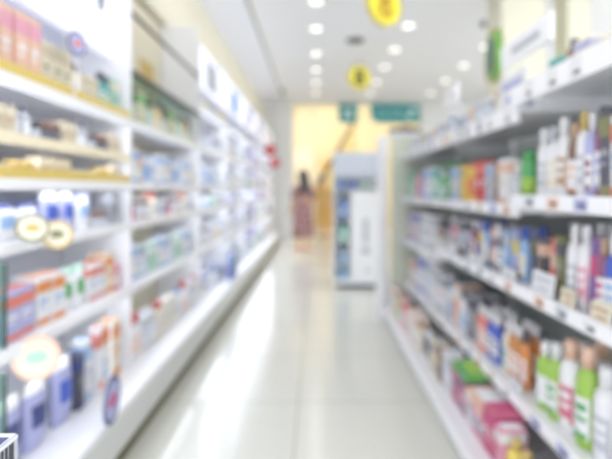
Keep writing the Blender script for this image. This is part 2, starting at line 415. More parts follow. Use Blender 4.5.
row(-1, 1.4, 2.66, 1.575, xl, [it(BO, .07, .05, .2, 'teal charcoal green', 2), it(CA, .07, .06, .2, 'mint cream teal', 1), it(CA, .07, .06, .25, 'peach pink white', 3), it(CA, .07, .06, .20, 'cream beige olive', 3), it(BO, .05, .05, .18, 'cream brown beige', 2), it(CA, .06, .05, .15, 'cream beige grey', 2)], 'left upper shelf, nearest bay')
# second bay
row(-1, 2.74, 4.24, .26, -.99, [it(BO, .07, .06, .24, 'white red peach', 2), it(CA, .1, .08, .2, 'white silver sky', 2), it(BO, .06, .05, .23, 'cream red tan', 2), it(CA, .1, .08, .2, 'cream white sky', 3), it(BO, .06, .06, .22, 'white sky silver', 2)], 'left deck, second bay')
row(-1, 2.74, 4.24, .68, xl, [it(CA, .1, .08, .2, 'white sky lavender', 2), it(BO, .06, .05, .17, 'silver grey sky', 2), it(CA, .08, .07, .18, 'mint white silver', 2)], 'left low shelf, second bay')
row(-1, 2.74, 4.24, 1.025, xl, [it(JA, .07, .07, .08, 'rose plum white', 2), it(CA, .08, .06, .13, 'white brown sky', 2), it(BO, .05, .05, .15, 'cream coral beige', 3), it(CA, .08, .06, .12, 'silver white sky', 2)], 'left middle shelf, second bay')
row(-1, 2.74, 4.24, 1.235, xl, [it(CA, .09, .07, .2, 'white sky silver', 2), it(BO, .06, .05, .2, 'amber brown gold', 1), it(CA, .08, .06, .18, 'sky white lavender', 2), it(TU, .05, .04, .16, 'white sky silver', 2)], 'left eye-level shelf, second bay')
row(-1, 2.74, 4.24, 1.575, xl, [it(BO, .06, .05, .2, 'charcoal black green', 2), it(CA, .08, .06, .2, 'beige green mint', 2), it(BO, .06, .05, .17, 'mint charcoal teal', 2), it(CA, .07, .06, .16, 'cream gold beige', 2)], 'left upper shelf, second bay')
# bays three to seven, mostly white, blue and silver packs
mixA = ['white sky silver', 'sky white white', 'silver charcoal sky', 'white lavender sky', 'white navy sky', 'cream white gold', 'lavender white silver', 'white grey silver', 'mint white teal']
mixB = ['cream white beige', 'white green mint', 'cream red gold', 'silver charcoal grey', 'white sky silver', 'purple charcoal plum']
for b in range(2, 7):
    y0, y1 = LB[b]+.03, LB[b+1]-.05
    lev = {'deck': .26, **LS, 'high shelf': 1.92}
    for nm, z in lev.items():
        its = []
        for k in range(6):
            kind = R.choice((CA, CA, BO, PU, TU, JA)); w = R.uniform(.08, .13)+.008*b
            hm = .2 if nm not in ('middle shelf', 'high shelf') else .15
            h = hm*R.uniform(.75, 1); d = .09
            if kind == JA: h = .09
            its.append((kind, w, d, h, tuple(R.choice(mixA if b < 5 else mixB).split()), R.choice((1, 2))))
        row(-1, y0, y1, z, (-.99 if nm == 'deck' else xl), its, f'left {nm}, {BAYW[b]}', full=(b < 4))
row(-1, 5.20, 5.6, .26, -.875, [it(CA, .07, .04, .26, 'blue sky navy', 2), it(CA, .08, .04, .22, 'silver charcoal grey', 2)], 'left deck edge, third bay')
row(-1, 10.3, 10.75, 1.92, -.99+.0, [], 'x') if False else None

# round shelf talkers clipped to the left shelves
def talker(c, r, nrm, m1, m2, m3, label, stem, rim=.0, stretch=1.0):
    t = empty('shelf_talker', c, label, 'shelf tag')
    q = Vector(nrm).normalized().to_track_quat('Z', 'Y').to_matrix().to_4x4()
    def place(bm):
        bmesh.ops.transform(bm, matrix=q, verts=bm.verts); return bm
    link('disc', place(lathe(B(), [(r, -.0015), (r, .0015)], 28, stretch, 1)), m1, t)
    link('print', place(lathe(lathe(B(), [(r*.82, .0016), (r*.82, .0022)], 28, stretch, 1, 0), [(r*.35, .0023), (r*.35, .0030)], 20, 1.3*stretch, .8, 1)), [m2, m3], t)
    link('stem', tube(B(), [Vector(p)-Vector(c) for p in stem], .004, 6), mat('clear_strip', (235, 235, 240), .2), t)
    return t
talker((-.90, 1.74, 1.045), .055, (.5, -.8, .5), Q('gold'), Q('cream'), Q('olive'), 'shiny gold and cream tag on the left middle shelf edge, nearer gold one', [(-.88, 1.742, 1.02), (-.93, 1.80, 1.0), (-.986, 1.82, 1.012)], stretch=.9)
talker((-.93, 1.64, 1.075), .05, (.6, -.8, .5), Q('olive'), Q('cream'), Q('gold'), 'small green and cream tag tilted on the left middle shelf edge', [(-.90, 1.622, 1.05), (-.94, 1.68, 1.01), (-.986, 1.70, 1.012)])
talker((-.95, 1.70, .63), .075, (.5, -.9, .35), Q('peach'), Q('cream'), Q('mint'), 'round cream tag with red rim and green print at the low left shelf', [(-.95, 1.705, .62), (-.97, 1.75, .65), (-.986, 1.76, .655)])
talker((-.815, 2.00, .36), .095, (1, .05, 0), Q('navy'), Q('lavender'), Q('magenta'), 'oval navy tag with pink print standing at the left deck edge', [(-.824, 2.005, .44), (-.86, 2.1, .56), (-.986, 2.40, .655)])
talker((-.955, 2.0, 1.785), .05, (1, -.3, 0), Q('charcoal'), Q('lavender'), Q('coral'), 'round grey and red tag in front of the left upper shelf', [(-.958, 2.0, 1.75), (-.965, 2.02, 1.62), (-.986, 2.03, 1.575)])

# foreground: carton with a barcode on a white plinth, bottom left corner
bm = box(B(), -.60, -.44, .56, .735, 0, .62, 0, .004)
tag(link('display_plinth', bm, M_shelf), 'white display plinth under the barcode carton in the near left corner', 'plinth')
bm = box(B(), -.59, -.43, .56, .722, .6208, .849, 0, .0015)
t = tag(link('product_carton', bm, Q('silver')), 'grey carton with white barcode flank and blue print, nearest the camera', 'box')
bm = B()
yy = .57
for k in range(22):
    wv = R.choice((.005, .007, .010))
    box(bm, -.4298, -.4288, yy, yy+wv, .63, .842, 0); yy += wv+R.choice((.003, .004, .004))
    if yy > .712: break
link('barcode', bm, Q('black'), t)
bm = box(B(), -.4299, -.4292, .562, .72, .844, .848); box(bm, -.588, -.432, .562, .72, .8491, .8494)
link('top_panel', bm, Q('white'), t)
bm = B()
for k in range(4): box(bm, -.575, -.434, .567+.037*k, .597+.037*k, .8495, .8500)
link('top_print', bm, Q('navy'), t)

# ------------------------------------------------------------------ right gondola
RB = [.62, 1.96, 3.28, 4.6]
RN = ['near bay', 'middle bay', 'far bay']
RLOOK = ['right gondola bay nearest the camera, with deep lipped shelves', 'middle bay of the right gondola, filled with bottles and tubes', 'far bay of the right gondola, beside the white end post']
XR, XRB = .80, 1.30
RZ = [dict(base=.13, lower=.376, waist=.816, eye=1.17, top=1.585), dict(base=.13, lower=.376, waist=.816, eye=1.13, top=1.53), dict(base=.13, lower=.376, waist=.755, eye=1.13, top=1.53)]
RW = dict(base='right base deck', lower='right lower shelf', waist='right waist-high shelf', eye='right eye-level shelf', top='right top shelf')
for b in range(3):
    y0, y1 = RB[b], RB[b+1]
    t = empty('gondola_shelving', (1.1, (y0+y1)/2, 0), RLOOK[b], 'shelving', 'bays of the right gondola')
    inv = Matrix.Translation((-1.1, -(y0+y1)/2, 0))
    def rp(name, bm, m, par=None):
        o = link(name, bm, m, par or t)
        if not par: o.matrix_parent_inverse = inv      # a sub-part's parent already sits at the world origin
        return o
    rp('back_panel', box(B(), XRB, XRB+.02, y0+.002, y1-.002, 0, 1.75), M_backR)
    rp('base_deck', box(B(), .625, XRB-.001, y0+.002, y1-.002, .105, .13, 0, .003), M_shelf)
    rp('kick_panel', box(B(), .64, .655, y0+.002, y1-.002, 0, .104), M_kick)
    rp('base_rail', box(B(), .612, .624, y0+.002, y1-.002, .085, .14, 0, .002), M_rail)
    rp('upright', box(B(), XRB-.04, XRB-.001, y1-.032, y1-.003, .131, 1.9), M_shelf)
    for nm, z in RZ[b].items():
        if nm == 'base': continue
        xf = XR-(.03 if b == 0 and nm in ('eye', 'top') else 0)
        lip = .075 if nm == 'top' else .050
        sh = rp('shelf', box(B(), xf+.002, XRB-.041, y0+.003, y1-.003, z-.022, z, 0, .002), M_shelf)
        rp('price_rail', box(B(), xf-.01, xf+.0015, y0+.003, y1-.003, z-lip+.012, z+.012, 0, .002), M_rail, sh)
        rp('bracket', box(B(), xf+.12, XRB-.045, y1-.016, y1-.008, z-(.035 if nm == 'lower' else .07), z-.0225), M_shelf, sh)
        n = 7
        for k in range(n):
            yl = y0+.06+(y1-y0-.12)*k/n+R.uniform(0, .05)
            if b == 0 and yl < 1.3: continue
            cc = R.choice(('cream', 'white', 'peach', 'white', 'silver', 'lavender'))
            rp('price_label', box(B(), xf-.0125, xf-.0105, yl, yl+.07, z-lip+.020, z+.004), Q(cc), sh)
            rp('price_print', box(B(), xf-.0132, xf-.0126, yl+.008, yl+.045, z-lip+.028, z-lip+.040), Q('charcoal'), sh)
    # white header board on two rods above the top shelf
    if b > 0:
        ya, yb = (1.75, 2.5) if b == 1 else (2.95, 3.62)
        if b > 0:
            ya = max(ya, y0+.05); yb = min(yb, y1-.05)
            ya, yb = ((1.98, 2.52) if b == 1 else (3.30, 3.62))
        else: ya, yb = 1.3, 1.93
        rp('header_board', box(B(), .93, .945, ya, yb, 1.795, 1.915, 0, .003), mat('header_white', (248, 248, 252), .4))
        rp('header_rod', tube(B(), [(.95, ya+.04, RZ[b]['top']), (.95, ya+.04, 1.80)], .006), M_chrome)
        rp('header_rod', tube(B(), [(.95, yb-.04, RZ[b]['top']), (.95, yb-.04, 1.80)], .006), M_chrome)
        rp('header_print', box(B(), .9275, .9295, ya+.1, yb-.15, 1.84, 1.87), Q('silver'))

def rpx(px): return F*.86/(px-316)
def rrow(bay, lev, pa, pb, items, back=False, full=True, x=None):
    """pa..pb: stretch of the shelf given by where its ends show; near end has the larger number"""
    z = RZ[bay][lev]; ya, yb = rpx(pb), rpx(pa)
    ya = max(ya+.008, RB[bay]+.01); yb = min(yb-.004, RB[bay+1]-.01)
    row(1, ya, yb, z, x or (.84 if lev != 'base' else .665), items[::-1], f'{RW[lev]}, {RN[bay]}', full, depth_rows=2 if back else 1)
# lower shelf
rrow(2, 'lower', 406, 417, [it(CA, .08, .07, .2, 'cream lime white'), it(CA, .07, .07, .22, 'white coral pink')])
rrow(2, 'lower', 418, 437, [it(CA, .11, .09, .30, 'white blue sky', 3), it(CA, .11, .09, .29, 'white silver sky', 2)])
rrow(2, 'lower', 437, 447, [it(CA, .05, .07, .26, 'white grey pink', 2)])
rrow(1, 'lower', 442, 475, [it(CA, .06, .06, .26, 'pink lavender white', 2), it(TU, .06, .05, .24, 'sky grey white', 2), it(CA, .05, .06, .25, 'peach white coral', 2), it(BO, .06, .05, .24, 'white charcoal sky', 2), it(CA, .045, .06, .25, 'grey charcoal white', 2)], True)
rrow(1, 'lower', 475, 500, [it(CA, .045, .06, .29, 'navy charcoal blue', 1), it(BO, .07, .05, .22, 'coral white orange', 2), it(BO, .075, .05, .23, 'blue white navy', 2)], True)
rrow(1, 'lower', 500, 527, [it(BO, .06, .05, .23, 'cream white green', 1), it(BO, .055, .045, .24, 'amber white orange', 2), it(BO, .05, .045, .24, 'orange charcoal coral', 1)], True)
def near(lev, bay, px, kind, w, d, h, c, back=True):
    # one product of the front row, with the next of its kind behind it
    for q in range(2 if back else 1):
        x = .84+d/2+q*(d+.03)
        put(kind, w, d, h, tuple(c.split()), x, F*(.84+d/2)/(px-316), RZ[bay][lev], -PI/2+R.uniform(-.06, .06), f'{RW[lev]}, {RN[bay]}' + (' second row' if q else ''))
for px, k_, w, d, h, c in ((547, BO, .085, .07, .25, 'lime white white'), (558, BO, .085, .07, .27, 'lime white green'), (572, BO, .095, .075, .31, 'white peach rose'), (589, BO, .095, .075, .32, 'lime peach green'),
        (608, BO, .095, .075, .29, 'white white silver'), (634, BO, .095, .075, .30, 'white silver sky')): near('lower', 0, px, k_, w, d, h, c)
# waist-high shelf
rrow(2, 'waist', 406, 418, [it(CA, .08, .08, .24, 'pink lavender white', 1), it(CA, .07, .08, .26, 'white blue blue', 1)])
rrow(2, 'waist', 419, 436, [it(CA, .12, .09, .26, 'white silver navy', 4)])
rrow(2, 'waist', 436, 447, [it(BO, .06, .05, .24, 'brown charcoal beige', 2), it(TU, .05, .04, .2, 'silver white grey', 1)])
rrow(1, 'waist', 442, 475, [it(TU, .05, .04, .21, 'grey charcoal pink', 2), it(BO, .05, .045, .23, 'brown black tan', 1), it(CA, .05, .05, .22, 'silver charcoal sky', 2), it(TU, .055, .04, .2, 'charcoal grey silver', 1), it(BO, .05, .045, .22, 'plum white pink', 1)], True)
rrow(1, 'waist', 475, 526, [it(TU, .055, .04, .2, 'peach charcoal plum', 1), it(TU, .06, .04, .22, 'white silver grey', 1), it(BO, .05, .045, .22, 'charcoal grey black', 1), it(CA, .06, .05, .2, 'sky silver white', 1),
   it(TU, .06, .04, .22, 'lavender charcoal yellow', 1), it(BO, .06, .05, .23, 'sky blue yellow', 1)], True)
rrow(0, 'waist', 526, 566, [it(BO, .055, .045, .22, 'sky charcoal yellow', 1), it(CA, .05, .05, .2, 'charcoal peach brown', 1), it(TU, .055, .045, .21, 'coral brown peach', 1), it(CA, .05, .05, .22, 'olive charcoal grey', 1)], True)
for px, k_, w, d, h, c in ((576, BO, .06, .055, .27, 'white white silver'), (587, BO, .053, .055, .27, 'white white pink'), (596, TU, .055, .05, .24, 'purple plum magenta'), (605, BO, .045, .045, .24, 'plum tan magenta'), (616, BO, .06, .055, .25, 'blue white sky'), (630, BO, .06, .055, .25, 'sky white blue')): near('waist', 0, px, k_, w, d, h, c)
# eye-level shelf
rrow(2, 'eye', 406, 447, [it(CA, .09, .07, .19, 'pink peach rose', 2), it(CA, .07, .07, .21, 'lavender purple white', 1), it(CA, .1, .07, .24, 'white sky lavender', 3), it(CA, .07, .07, .23, 'mint teal white', 2), it(BO, .07, .05, .2, 'green white teal', 2)])
rrow(1, 'eye', 442, 462, [it(TU, .06, .05, .2, 'teal white mint', 1), it(CA, .09, .07, .24, 'green charcoal white', 1), it(CA, .09, .07, .21, 'silver sky white', 2)])
rrow(1, 'eye', 461, 489, [it(CA, .08, .06, .21, 'yellow gold orange', 2), it(CA, .08, .06, .21, 'orange yellow coral', 2), it(CA, .07, .06, .22, 'red coral white', 2)])
rrow(1, 'eye', 488, 520, [it(CA, .06, .06, .21, 'navy blue sky', 1), it(CA, .045, .06, .2, 'silver sky grey', 2), it(CA, .045, .06, .2, 'brown tan beige', 1), it(CA, .05, .06, .21, 'white peach beige', 2), it(BO, .06, .05, .18, 'silver white grey', 1)])
for px, k_, w, d, h, c in ((545, BO, .07, .05, .26, 'white white silver'), (554.5, BO, .07, .05, .26, 'white silver cream'), (565, BO, .07, .05, .28, 'white white tan'), (576, BO, .06, .05, .25, 'brown tan peach'), (585, BO, .055, .05, .28, 'white gold silver'), (593.5, BO, .048, .05, .27, 'lavender white plum'),
        (604, BO, .048, .05, .28, 'plum charcoal lavender'), (613, CA, .05, .05, .27, 'charcoal olive grey'), (626, CA, .06, .05, .24, 'white coral sky')): near('eye', 0, px, k_, w, d, h, c)
near('eye', 1, 530, SP, .065, .065, .23, 'green green lime')
# top shelf
for b in range(3):
    its = [it(CA, .1, .08, .10, 'white sky lavender', 2), it(JA, .07, .07, .10, 'silver beige sky', 1), it(CA, .09, .07, .14, 'cream beige white', 1), it(BO, .06, .05, .14, 'charcoal white sky', 1), it(CA, .11, .08, .13, 'white silver sky', 2), it(CA, .07, .06, .12, 'cream peach pink', 1)]
    if b == 2: its = its[3:]+its[:3]
    if b == 0: its = [it(CA, .09, .07, .07, 'cream beige peach', 3), it(CA, .10, .08, .10, 'cream lavender silver', 1), it(BO, .06, .05, .13, 'brown charcoal gold', 1), it(CA, .08, .07, .09, 'mint teal grey', 1)]
    row(1, (RB[b]+.02 if b else 1.25), RB[b+1]-.03, RZ[b]['top'], .85, its, f'right top shelf, {RN[b]}')
# base deck: books of flat boxes near, mixed packets far
rrow(2, 'base', 396, 447, [it(CA, .09, .08, .16, 'lime yellow white', 1), it(CA, .08, .08, .2, 'white coral pink', 2), it(PO, .10, .07, .18, 'coral white red', 2), it(CA, .1, .09, .2, 'white peach silver', 3), it(BO, .07, .06, .2, 'cream tan beige', 1)])
row(1, 2.62, 3.24, .13, .685, [it(CA, .06, .08, .2, 'white silver sky', 2), it(CA, .05, .08, .17, 'brown tan beige', 2), it(CA, .06, .08, .175, 'cream grey white', 2), it(PO, .09, .06, .18, 'grey charcoal white', 2)], 'right base deck, middle bay')
# stacked flat boxes
def stack(x, y, z, n, w, d, h, cols, what, place):
    for k in range(n):
        c1, c2, c3 = cols[k % len(cols)].split()
        o = put(FL, w, d, h, (c1, c2, c3), x+R.uniform(-.006, .006), y+R.uniform(-.006, .006), z+k*(h+.0015), -PI/2+R.uniform(-.04, .04), place)
        PLACED[(look(FL, c1, c2, c3, h), place)].pop()
        o['label'] = f'{NAMEOF.get(c1, c1)} flat box, {["bottom", "second", "third", "fourth", "fifth", "sixth"][k]} layer of {what}'
stack(.80, 2.46, .13, 5, .22, .20, .038, ['plum pink white', 'pink rose white', 'plum purple pink', 'plum pink grey', 'green lime white'], 'the green-topped stack on the right base', 'right base deck, middle bay')
stack(.79, 2.20, .13, 4, .2, .2, .04, ['pink white rose', 'silver white pink', 'pink silver white', 'peach white pink'], 'the pale pink stack on the right base', 'right base deck, middle bay')
row(1, 1.97, 2.09, .13, .69, [it(CA, .05, .12, .19, 'rose magenta white', 2)], 'right base deck, middle bay')
row(1, 1.40, 1.95, .13, .69, [it(CA, .05, .12, .17, 'magenta rose white', 2), it(CA, .06, .1, .16, 'sky blue white', 1), it(BO, .07, .06, .17, 'teal charcoal white', 1), it(BO, .08, .07, .16, 'yellow gold orange', 2), it(CA, .06, .1, .17, 'pink white rose', 2)], 'right base deck, near bay')
# white price cards standing in the lip of the waist-high shelf, and tilted cards on the top shelf
def card(x, y, z, w, h, lean, label, m='white', deco='silver'):
    bm = box(B(), -.002, .002, -w/2, w/2, 0, h, 0)
    o = link('price_card', bm, Q(m)); o.location = (x, y, z+.0005); o.rotation_euler = (0, lean, 0)
    tag(o, label, 'price card', 'price cards on the right gondola')
    link('print', box(box(B(), -.0032, -.0022, -w*.38, w*.38, h*.6, h*.78), -.0032, -.0022, -w*.3, w*.2, h*.25, h*.4), Q(deco), o)
    return o
zw = .818
card(.812, 3.0, zw, .20, .06, .12, 'white price card on the waist-high right shelf, farthest of the row')
card(.812, 2.55, zw, .22, .05, .12, 'low white price card on the waist-high right shelf, beside the pink tubes')
card(.812, 2.12, zw, .16, .05, .12, 'small white price card on the waist-high right shelf, middle bay near end')
card(.812, 1.80, zw, .17, .085, .12, 'tall white price card on the waist-high right shelf, largest of the row')
card(.812, 1.62, zw, .09, .06, .12, 'cream price card on the waist-high right shelf below the pink bottle', 'cream', 'tan')
card(.806, 1.42, zw+.0, .10, .06, .12, 'cream price card on the waist-high right shelf, nearest of the row', 'cream', 'tan')
card(.815, 2.05, .378, .12, .045, .12, 'white price card on the lower right shelf under the orange bottles')
card(.83, 2.13, 1.5315, .28, .17, .05, 'large white card leaning before boxes on the top right shelf', 'white', 'lavender')
card(.83, 3.05, 1.5315, .22, .14, .05, 'white card with pale print on the far part of top right shelf', 'white', 'sky')

# end of the gondola: grey-green end panel, rounded white post, dark tray on top
t = empty('gondola_end_frame', (1.0, 4.66, 0), 'grey-green end panel with white front post closing the right gondola', 'shelving end')
t2 = Matrix.Translation((-1.0, -4.66, 0))
for nm, bm, m in (('end_panel', box(B(), .70, 1.32, 4.62, 4.64, 0, 1.70, 0, .002), mat('end_panel_greygreen', (206, 212, 198), .5, noise=.03)),
                  ('post', lathe(B(), [(.07, 0), (.075, .1), (.07, .3), (.045, .7), (.04, 1.2), (.055, 1.68), (.05, 1.70)], 16, 1, .5, 0, (.625, 4.66, 0)), M_shelf),
                  ('top_cap', box(B(), .68, 1.32, 4.605, 4.70, 1.701, 1.73, 0, .003), M_shelf)):
    o = link(nm, bm, m, t); o.matrix_parent_inverse = t2
t = empty('display_tray', (.83, 4.653, 1.731), 'dark tray holding a red bow on top of the gondola end', 'tray')
link('tray', box(B(), -.15, .13, -.04, .04, 0, .045, 0, .003), M_dark, t)
link('bow', lathe(lathe(B(), [(.004, 0), (.03, .012), (.004, .03)], 10, 1, .6, 0, (-.03, 0, .045)), [(.004, 0), (.03, .012), (.004, .03)], 10, 1, .6, 0, (.03, 0, .045)), mat('dark_red_cloth', (120, 40, 34), .8), t)

# ------------------------------------------------------------------ display stand in the aisle
SX0, SX1, SY = .225, .765, 6.1
t = empty('display_stand', ((SX0+SX1)/2, SY+.2, 0), 'tall white display stand with poster panel at the end of the aisle', 'display stand')
ti = Matrix.Translation((-(SX0+SX1)/2, -SY-.2, 0))
def sp(name, bm, m):
    o = link(name, bm, m, t); o.matrix_parent_inverse = ti; return o
M_st = mat('stand_white', (238, 240, 246), .4, noise=.02)
M_stb = mat('stand_pale_blue', (200, 216, 234), .45, noise=.03)
sp('plinth', box(B(), SX0+.03, SX1-.03, SY+.04, SY+.38, 0, .05), M_dark)  # dark colour stands in for the shadow under the base
sp('base', box(B(), SX0, SX1, SY, SY+.42, .051, .11, 0, .004), M_st)
sp('back_panel', box(B(), SX0, SX1, SY+.36, SY+.42, .111, 1.66), M_st)
sp('side_panel', box(B(), SX0, SX0+.02, SY+.02, SY+.359, .111, 1.66), M_stb)
sp('side_panel', box(B(), SX1-.02, SX1, SY+.02, SY+.359, .111, 1.66), M_st)
sp('divider', box(B(), .415, .43, SY+.02, SY+.359, .111, 1.20), M_st)
sp('header_panel', box(B(), SX0, SX1, SY, SY+.018, 1.37, 1.66, 0, .003), mat('stand_header', (206, 212, 226), .4, noise=.04, nscale=8))
sp('poster_panel', box(B(), .431, SX1, SY, SY+.015, .111, 1.18, 0, .003), mat('poster_white', (244, 244, 247), .4))
for q in ((.575, .635, .55, .85), (.555, .655, .42, .50), (.60, .66, .20, .24)): sp('poster_print', box(B(), q[0], q[1], SY-.003, SY-.0005, q[2], q[3]), Q('silver'))
sp('shelf', box(B(), SX0+.021, .744, SY+.02, SY+.359, 1.20, 1.215), M_st)
for z in (.28, .55, .85): sp('shelf', box(B(), SX0+.021, .4145, SY+.02, SY+.359, z, z+.012), M_st)
def standpack(kind, x, z, w, d, h, c, label):
    o = put(kind, w, d, h, tuple(c.split()), x, SY+.03+d/2, z, 0, 'aisle display stand')
    PLACED[(look(kind, *c.split(), h), 'aisle display stand')].pop(); o['label'] = label
for x, z, w, h, c, l in ((.30, 1.2155, .07, .10, 'blue sky navy', 'blue carton on the top shelf of the aisle stand, leftmost'),
        (.385, 1.2155, .07, .10, 'navy sky blue', 'navy carton on the top shelf of the aisle stand, second from left'),
        (.47, 1.2155, .07, .09, 'blue navy sky', 'blue carton on the top shelf of the aisle stand, third from left'),
        (.60, 1.2155, .08, .12, 'mint grey silver', 'pale green carton on the top shelf of the aisle stand'),
        (.70, 1.2155, .08, .12, 'silver grey mint', 'silver carton on the top shelf of the aisle stand, rightmost'),
        (.34, .8625, .10, .20, 'sky blue white', 'pale blue carton with blue band in the upper left niche of the aisle stand'),
        (.34, .5625, .11, .20, 'mint teal white', 'mint carton with teal band in the middle left niche of the aisle stand'),
        (.34, .2925, .11, .16, 'sky silver teal', 'pale blue carton in the lower left niche of the aisle stand'),
        (.34, .1115, .11, .13, 'sky teal white', 'pale blue carton in the bottom left niche of the aisle stand')):
    standpack(CA, x, z, w, .10, h, c, l)

# ------------------------------------------------------------------ people in the far doorway
M_skin = mat('skin', (214, 168, 142), .5)
def person(x, y, rz, hgt, label, hair_c, dress_fn, shoe_c, long_hair):
    t = empty('person', (x, y, 0), label, 'person', None, rz)
    k = hgt/1.6
    bm = B(); V = []; E = []; RAD = []
    def v(p, r, par=None):
        V.append(Vector(p)*k); RAD.append(r*k)
        if par is not None: E.append((par, len(V)-1))
        return len(V)-1
    pel = v((0, 0, .86), .13); wa = v((0, 0, 1.0), .105, pel); ch = v((0, .01, 1.18), .13, wa); nk0 = v((0, .01, 1.32), .07, ch); nk = v((0, 0, 1.38), .045, nk0); hd0 = v((0, -.01, 1.44), .06, nk)
    hd = v((0, -.01, 1.51), .082, hd0); v((0, 0, 1.56), .055, hd)
    for s in (-1, 1):
        hip = v((s*.085, 0, .80), .095, pel); kn = v((s*.09, -.02*s, .44), .058, hip); ca = v((s*.09, .02-.02*s, .30), .052, kn); an = v((s*.09, .03-.03*s, .08), .034, ca); ft = v((s*.095, -.05-.03*s, .035), .034, an); v((s*.10, -.12-.03*s, .028), .026, ft)
        sh = v((s*.16, .01, 1.29), .055, nk0); el = v((s*.215, .03, 1.03), .04, sh); el2 = v((s*.21, -.02, .98), .037, el); wr = v((s*.20, -.13, .86), .025, el2)
        pa = v((s*.20, -.17, .815), .03, wr)
        for q, (dx, ln) in enumerate(((-.026, .05), (-.009, .062), (.009, .065), (.026, .055))):
            a = v((s*.20+dx, -.185, .785), .0095, pa); b2 = v((s*.20+dx, -.19, .785-ln*.55), .009, a); v((s*.20+dx, -.18, .785-ln), .008, b2)
        th = v((s*.20-s*.035, -.185, .81), .011, pa); v((s*.20-s*.042, -.20, .785), .009, th)
    me = bpy.data.meshes.new('body'); me.from_pydata([tuple(p) for p in V], E, [])
    o = bpy.data.objects.new('body', me); C.objects.link(o); o.parent = t; me.materials.append(M_skin)
    m = o.modifiers.new('skin', 'SKIN'); m.use_smooth_shade = True
    if not me.skin_vertices: me.attributes
    sk = me.skin_vertices[0].data
    for i, r in enumerate(RAD): sk[i].radius = (r, r); sk[i].use_root = (i == 0)
    s2 = o.modifiers.new('sub', 'SUBSURF'); s2.levels = 1; s2.render_levels = 2
    # face
    bm = lathe(B(), [(.004, 0), (.016, .006), (.010, .03), (.004, .045)], 8, 1, 1, 0, (0, -.095*k, 1.475*k)); link('nose', bm, M_skin, t, smooth=True)
    for s in (-1, 1):
        bm = B(); bmesh.ops.create_uvsphere(bm, u_segments=8, v_segments=6, radius=.012); bmesh.ops.translate(bm, verts=bm.verts, vec=(s*.032, -.086*k, 1.515*k)); link('eye', bm, Q('black'), t, smooth=True)
        bm = B(); bmesh.ops.create_uvsphere(bm, u_segments=8, v_segments=6, radius=.022); bmesh.ops.scale(bm, vec=(.4, .7, 1.2), verts=bm.verts); bmesh.ops.translate(bm, verts=bm.verts, vec=(s*.083*k, 0, 1.50*k)); link('ear', bm, M_skin, t, smooth=True)
    link('mouth', box(B(), -.022, .022, -.093*k, -.08*k, 1.452*k, 1.46*k, 0, .003), Q('rose'), t)
    # hair cap falling down the back
    bm = B(); bmesh.ops.create_uvsphere(bm, u_segments=20, v_segments=14, radius=.118*k)
    bmesh.ops.scale(bm, vec=(.95, 1.05, 1.08), verts=bm.verts); bmesh.ops.translate(bm, verts=bm.verts, vec=(0, .018*k, 1.53*k))
    if long_hair:
        for vv in bm.verts:
            if vv.co.z < 1.50*k and vv.co.y > -.02:
                vv.co.z -= (1.50*k-vv.co.z)*3.6; vv.co.y += .05; vv.co.x *= 1.15
            elif vv.co.z < 1.50*k: vv.co.z = 1.50*k; vv.co.y *= .6
    else:
        for vv in bm.verts:
            if vv.co.z < 1.49*k and vv.co.y < .02: vv.co.z = 1.49*k; vv.co.y *= .6
    link('hair', bm, mat('hair_'+hair_c, PAL[hair_c], .5, noise=.3, nscale=60), t, smooth=True)
    dress_fn(t, k)
    for s in (-1, 1):
        bm = B(); bmesh.ops.create_uvsphere(bm, u_segments=12, v_segments=8, radius=1); bmesh.ops.scale(bm, vec=(.045, .125, .04), verts=bm.verts)
        for vv in bm.verts: vv.co.z = max(vv.co.z, -.03)
        bmesh.ops.translate(bm, verts=bm.verts, vec=(s*.098*k, -.045-.03*s, .031)); link('shoe', bm, P(shoe_c), t, smooth=True)
    return t
def dress(c1, c2, hem, flare):
    m = bpy.data.materials.new('printed_cloth_'+c1); m.use_nodes = True; nt = m.node_tree; b = nt.nodes['Principled BSDF']
    vo = nt.nodes.new('ShaderNodeTexVoronoi'); vo.inputs['Scale'].default_value = 14
    cr = nt.nodes.new('ShaderNodeValToRGB'); cr.color_ramp.elements[0].color = lin([v/255 for v in PAL[c2]])+(1,); cr.color_ramp.elements[1].color = lin([v/255 for v in PAL[c1]])+(1,)
    cr.color_ramp.elements[0].position = .25; cr.color_ramp.elements[1].position = .5
    tc = nt.nodes.new('ShaderNodeTexCoord'); nt.links.new(tc.outputs['Object'], vo.inputs['Vector'])
    nt.links.new(vo.outputs['Distance'], cr.inputs[0]); nt.links.new(cr.outputs[0], b.inputs['Base Color']); b.inputs['Roughness'].default_value = .8
    def fn(t, k):
        prof = [(flare, hem), (flare*.86, .65), (.205, .85), (.135, 1.02), (.17, 1.18), (.185, 1.27), (.12, 1.335), (.07, 1.35)]
        bm = B(); seg = 28; rings = []
        for r, z in prof:
            f = .12 if z < .8 else 0
            rings.append([bm.verts.new((r*k*(1+f*math.cos(7*2*PI*q/seg))*math.cos(2*PI*q/seg), r*k*.72*(1+f*math.cos(7*2*PI*q/seg))*math.sin(2*PI*q/seg), z*k)) for q in range(seg)])
        for a, b_ in zip(rings, rings[1:]):
            for q in range(seg): bm.faces.new((a[q], a[(q+1) % seg], b_[(q+1) % seg], b_[q]))
        link('dress', bm, m, t, smooth=True)
        for s in (-1, 1): link('sleeve', tube(B(), [(s*.13*k, .01, 1.29*k), (s*.17*k, .01, 1.27*k), (s*.222*k, .03, 1.05*k)], .066*k, 12), m, t, smooth=True)
    return fn
person(-.26, 10.0, PI+.5, 1.56, 'woman with long dark hair in a pink and grey dress walking away', 'black', dress('brown', 'pink', .26, .23), 'coral', True)
person(.17, 12.9, .4, 1.55, 'person in a mustard coat standing beyond the glazed shop front', 'charcoal', dress('gold', 'amber', .30, .24), 'brown', False)

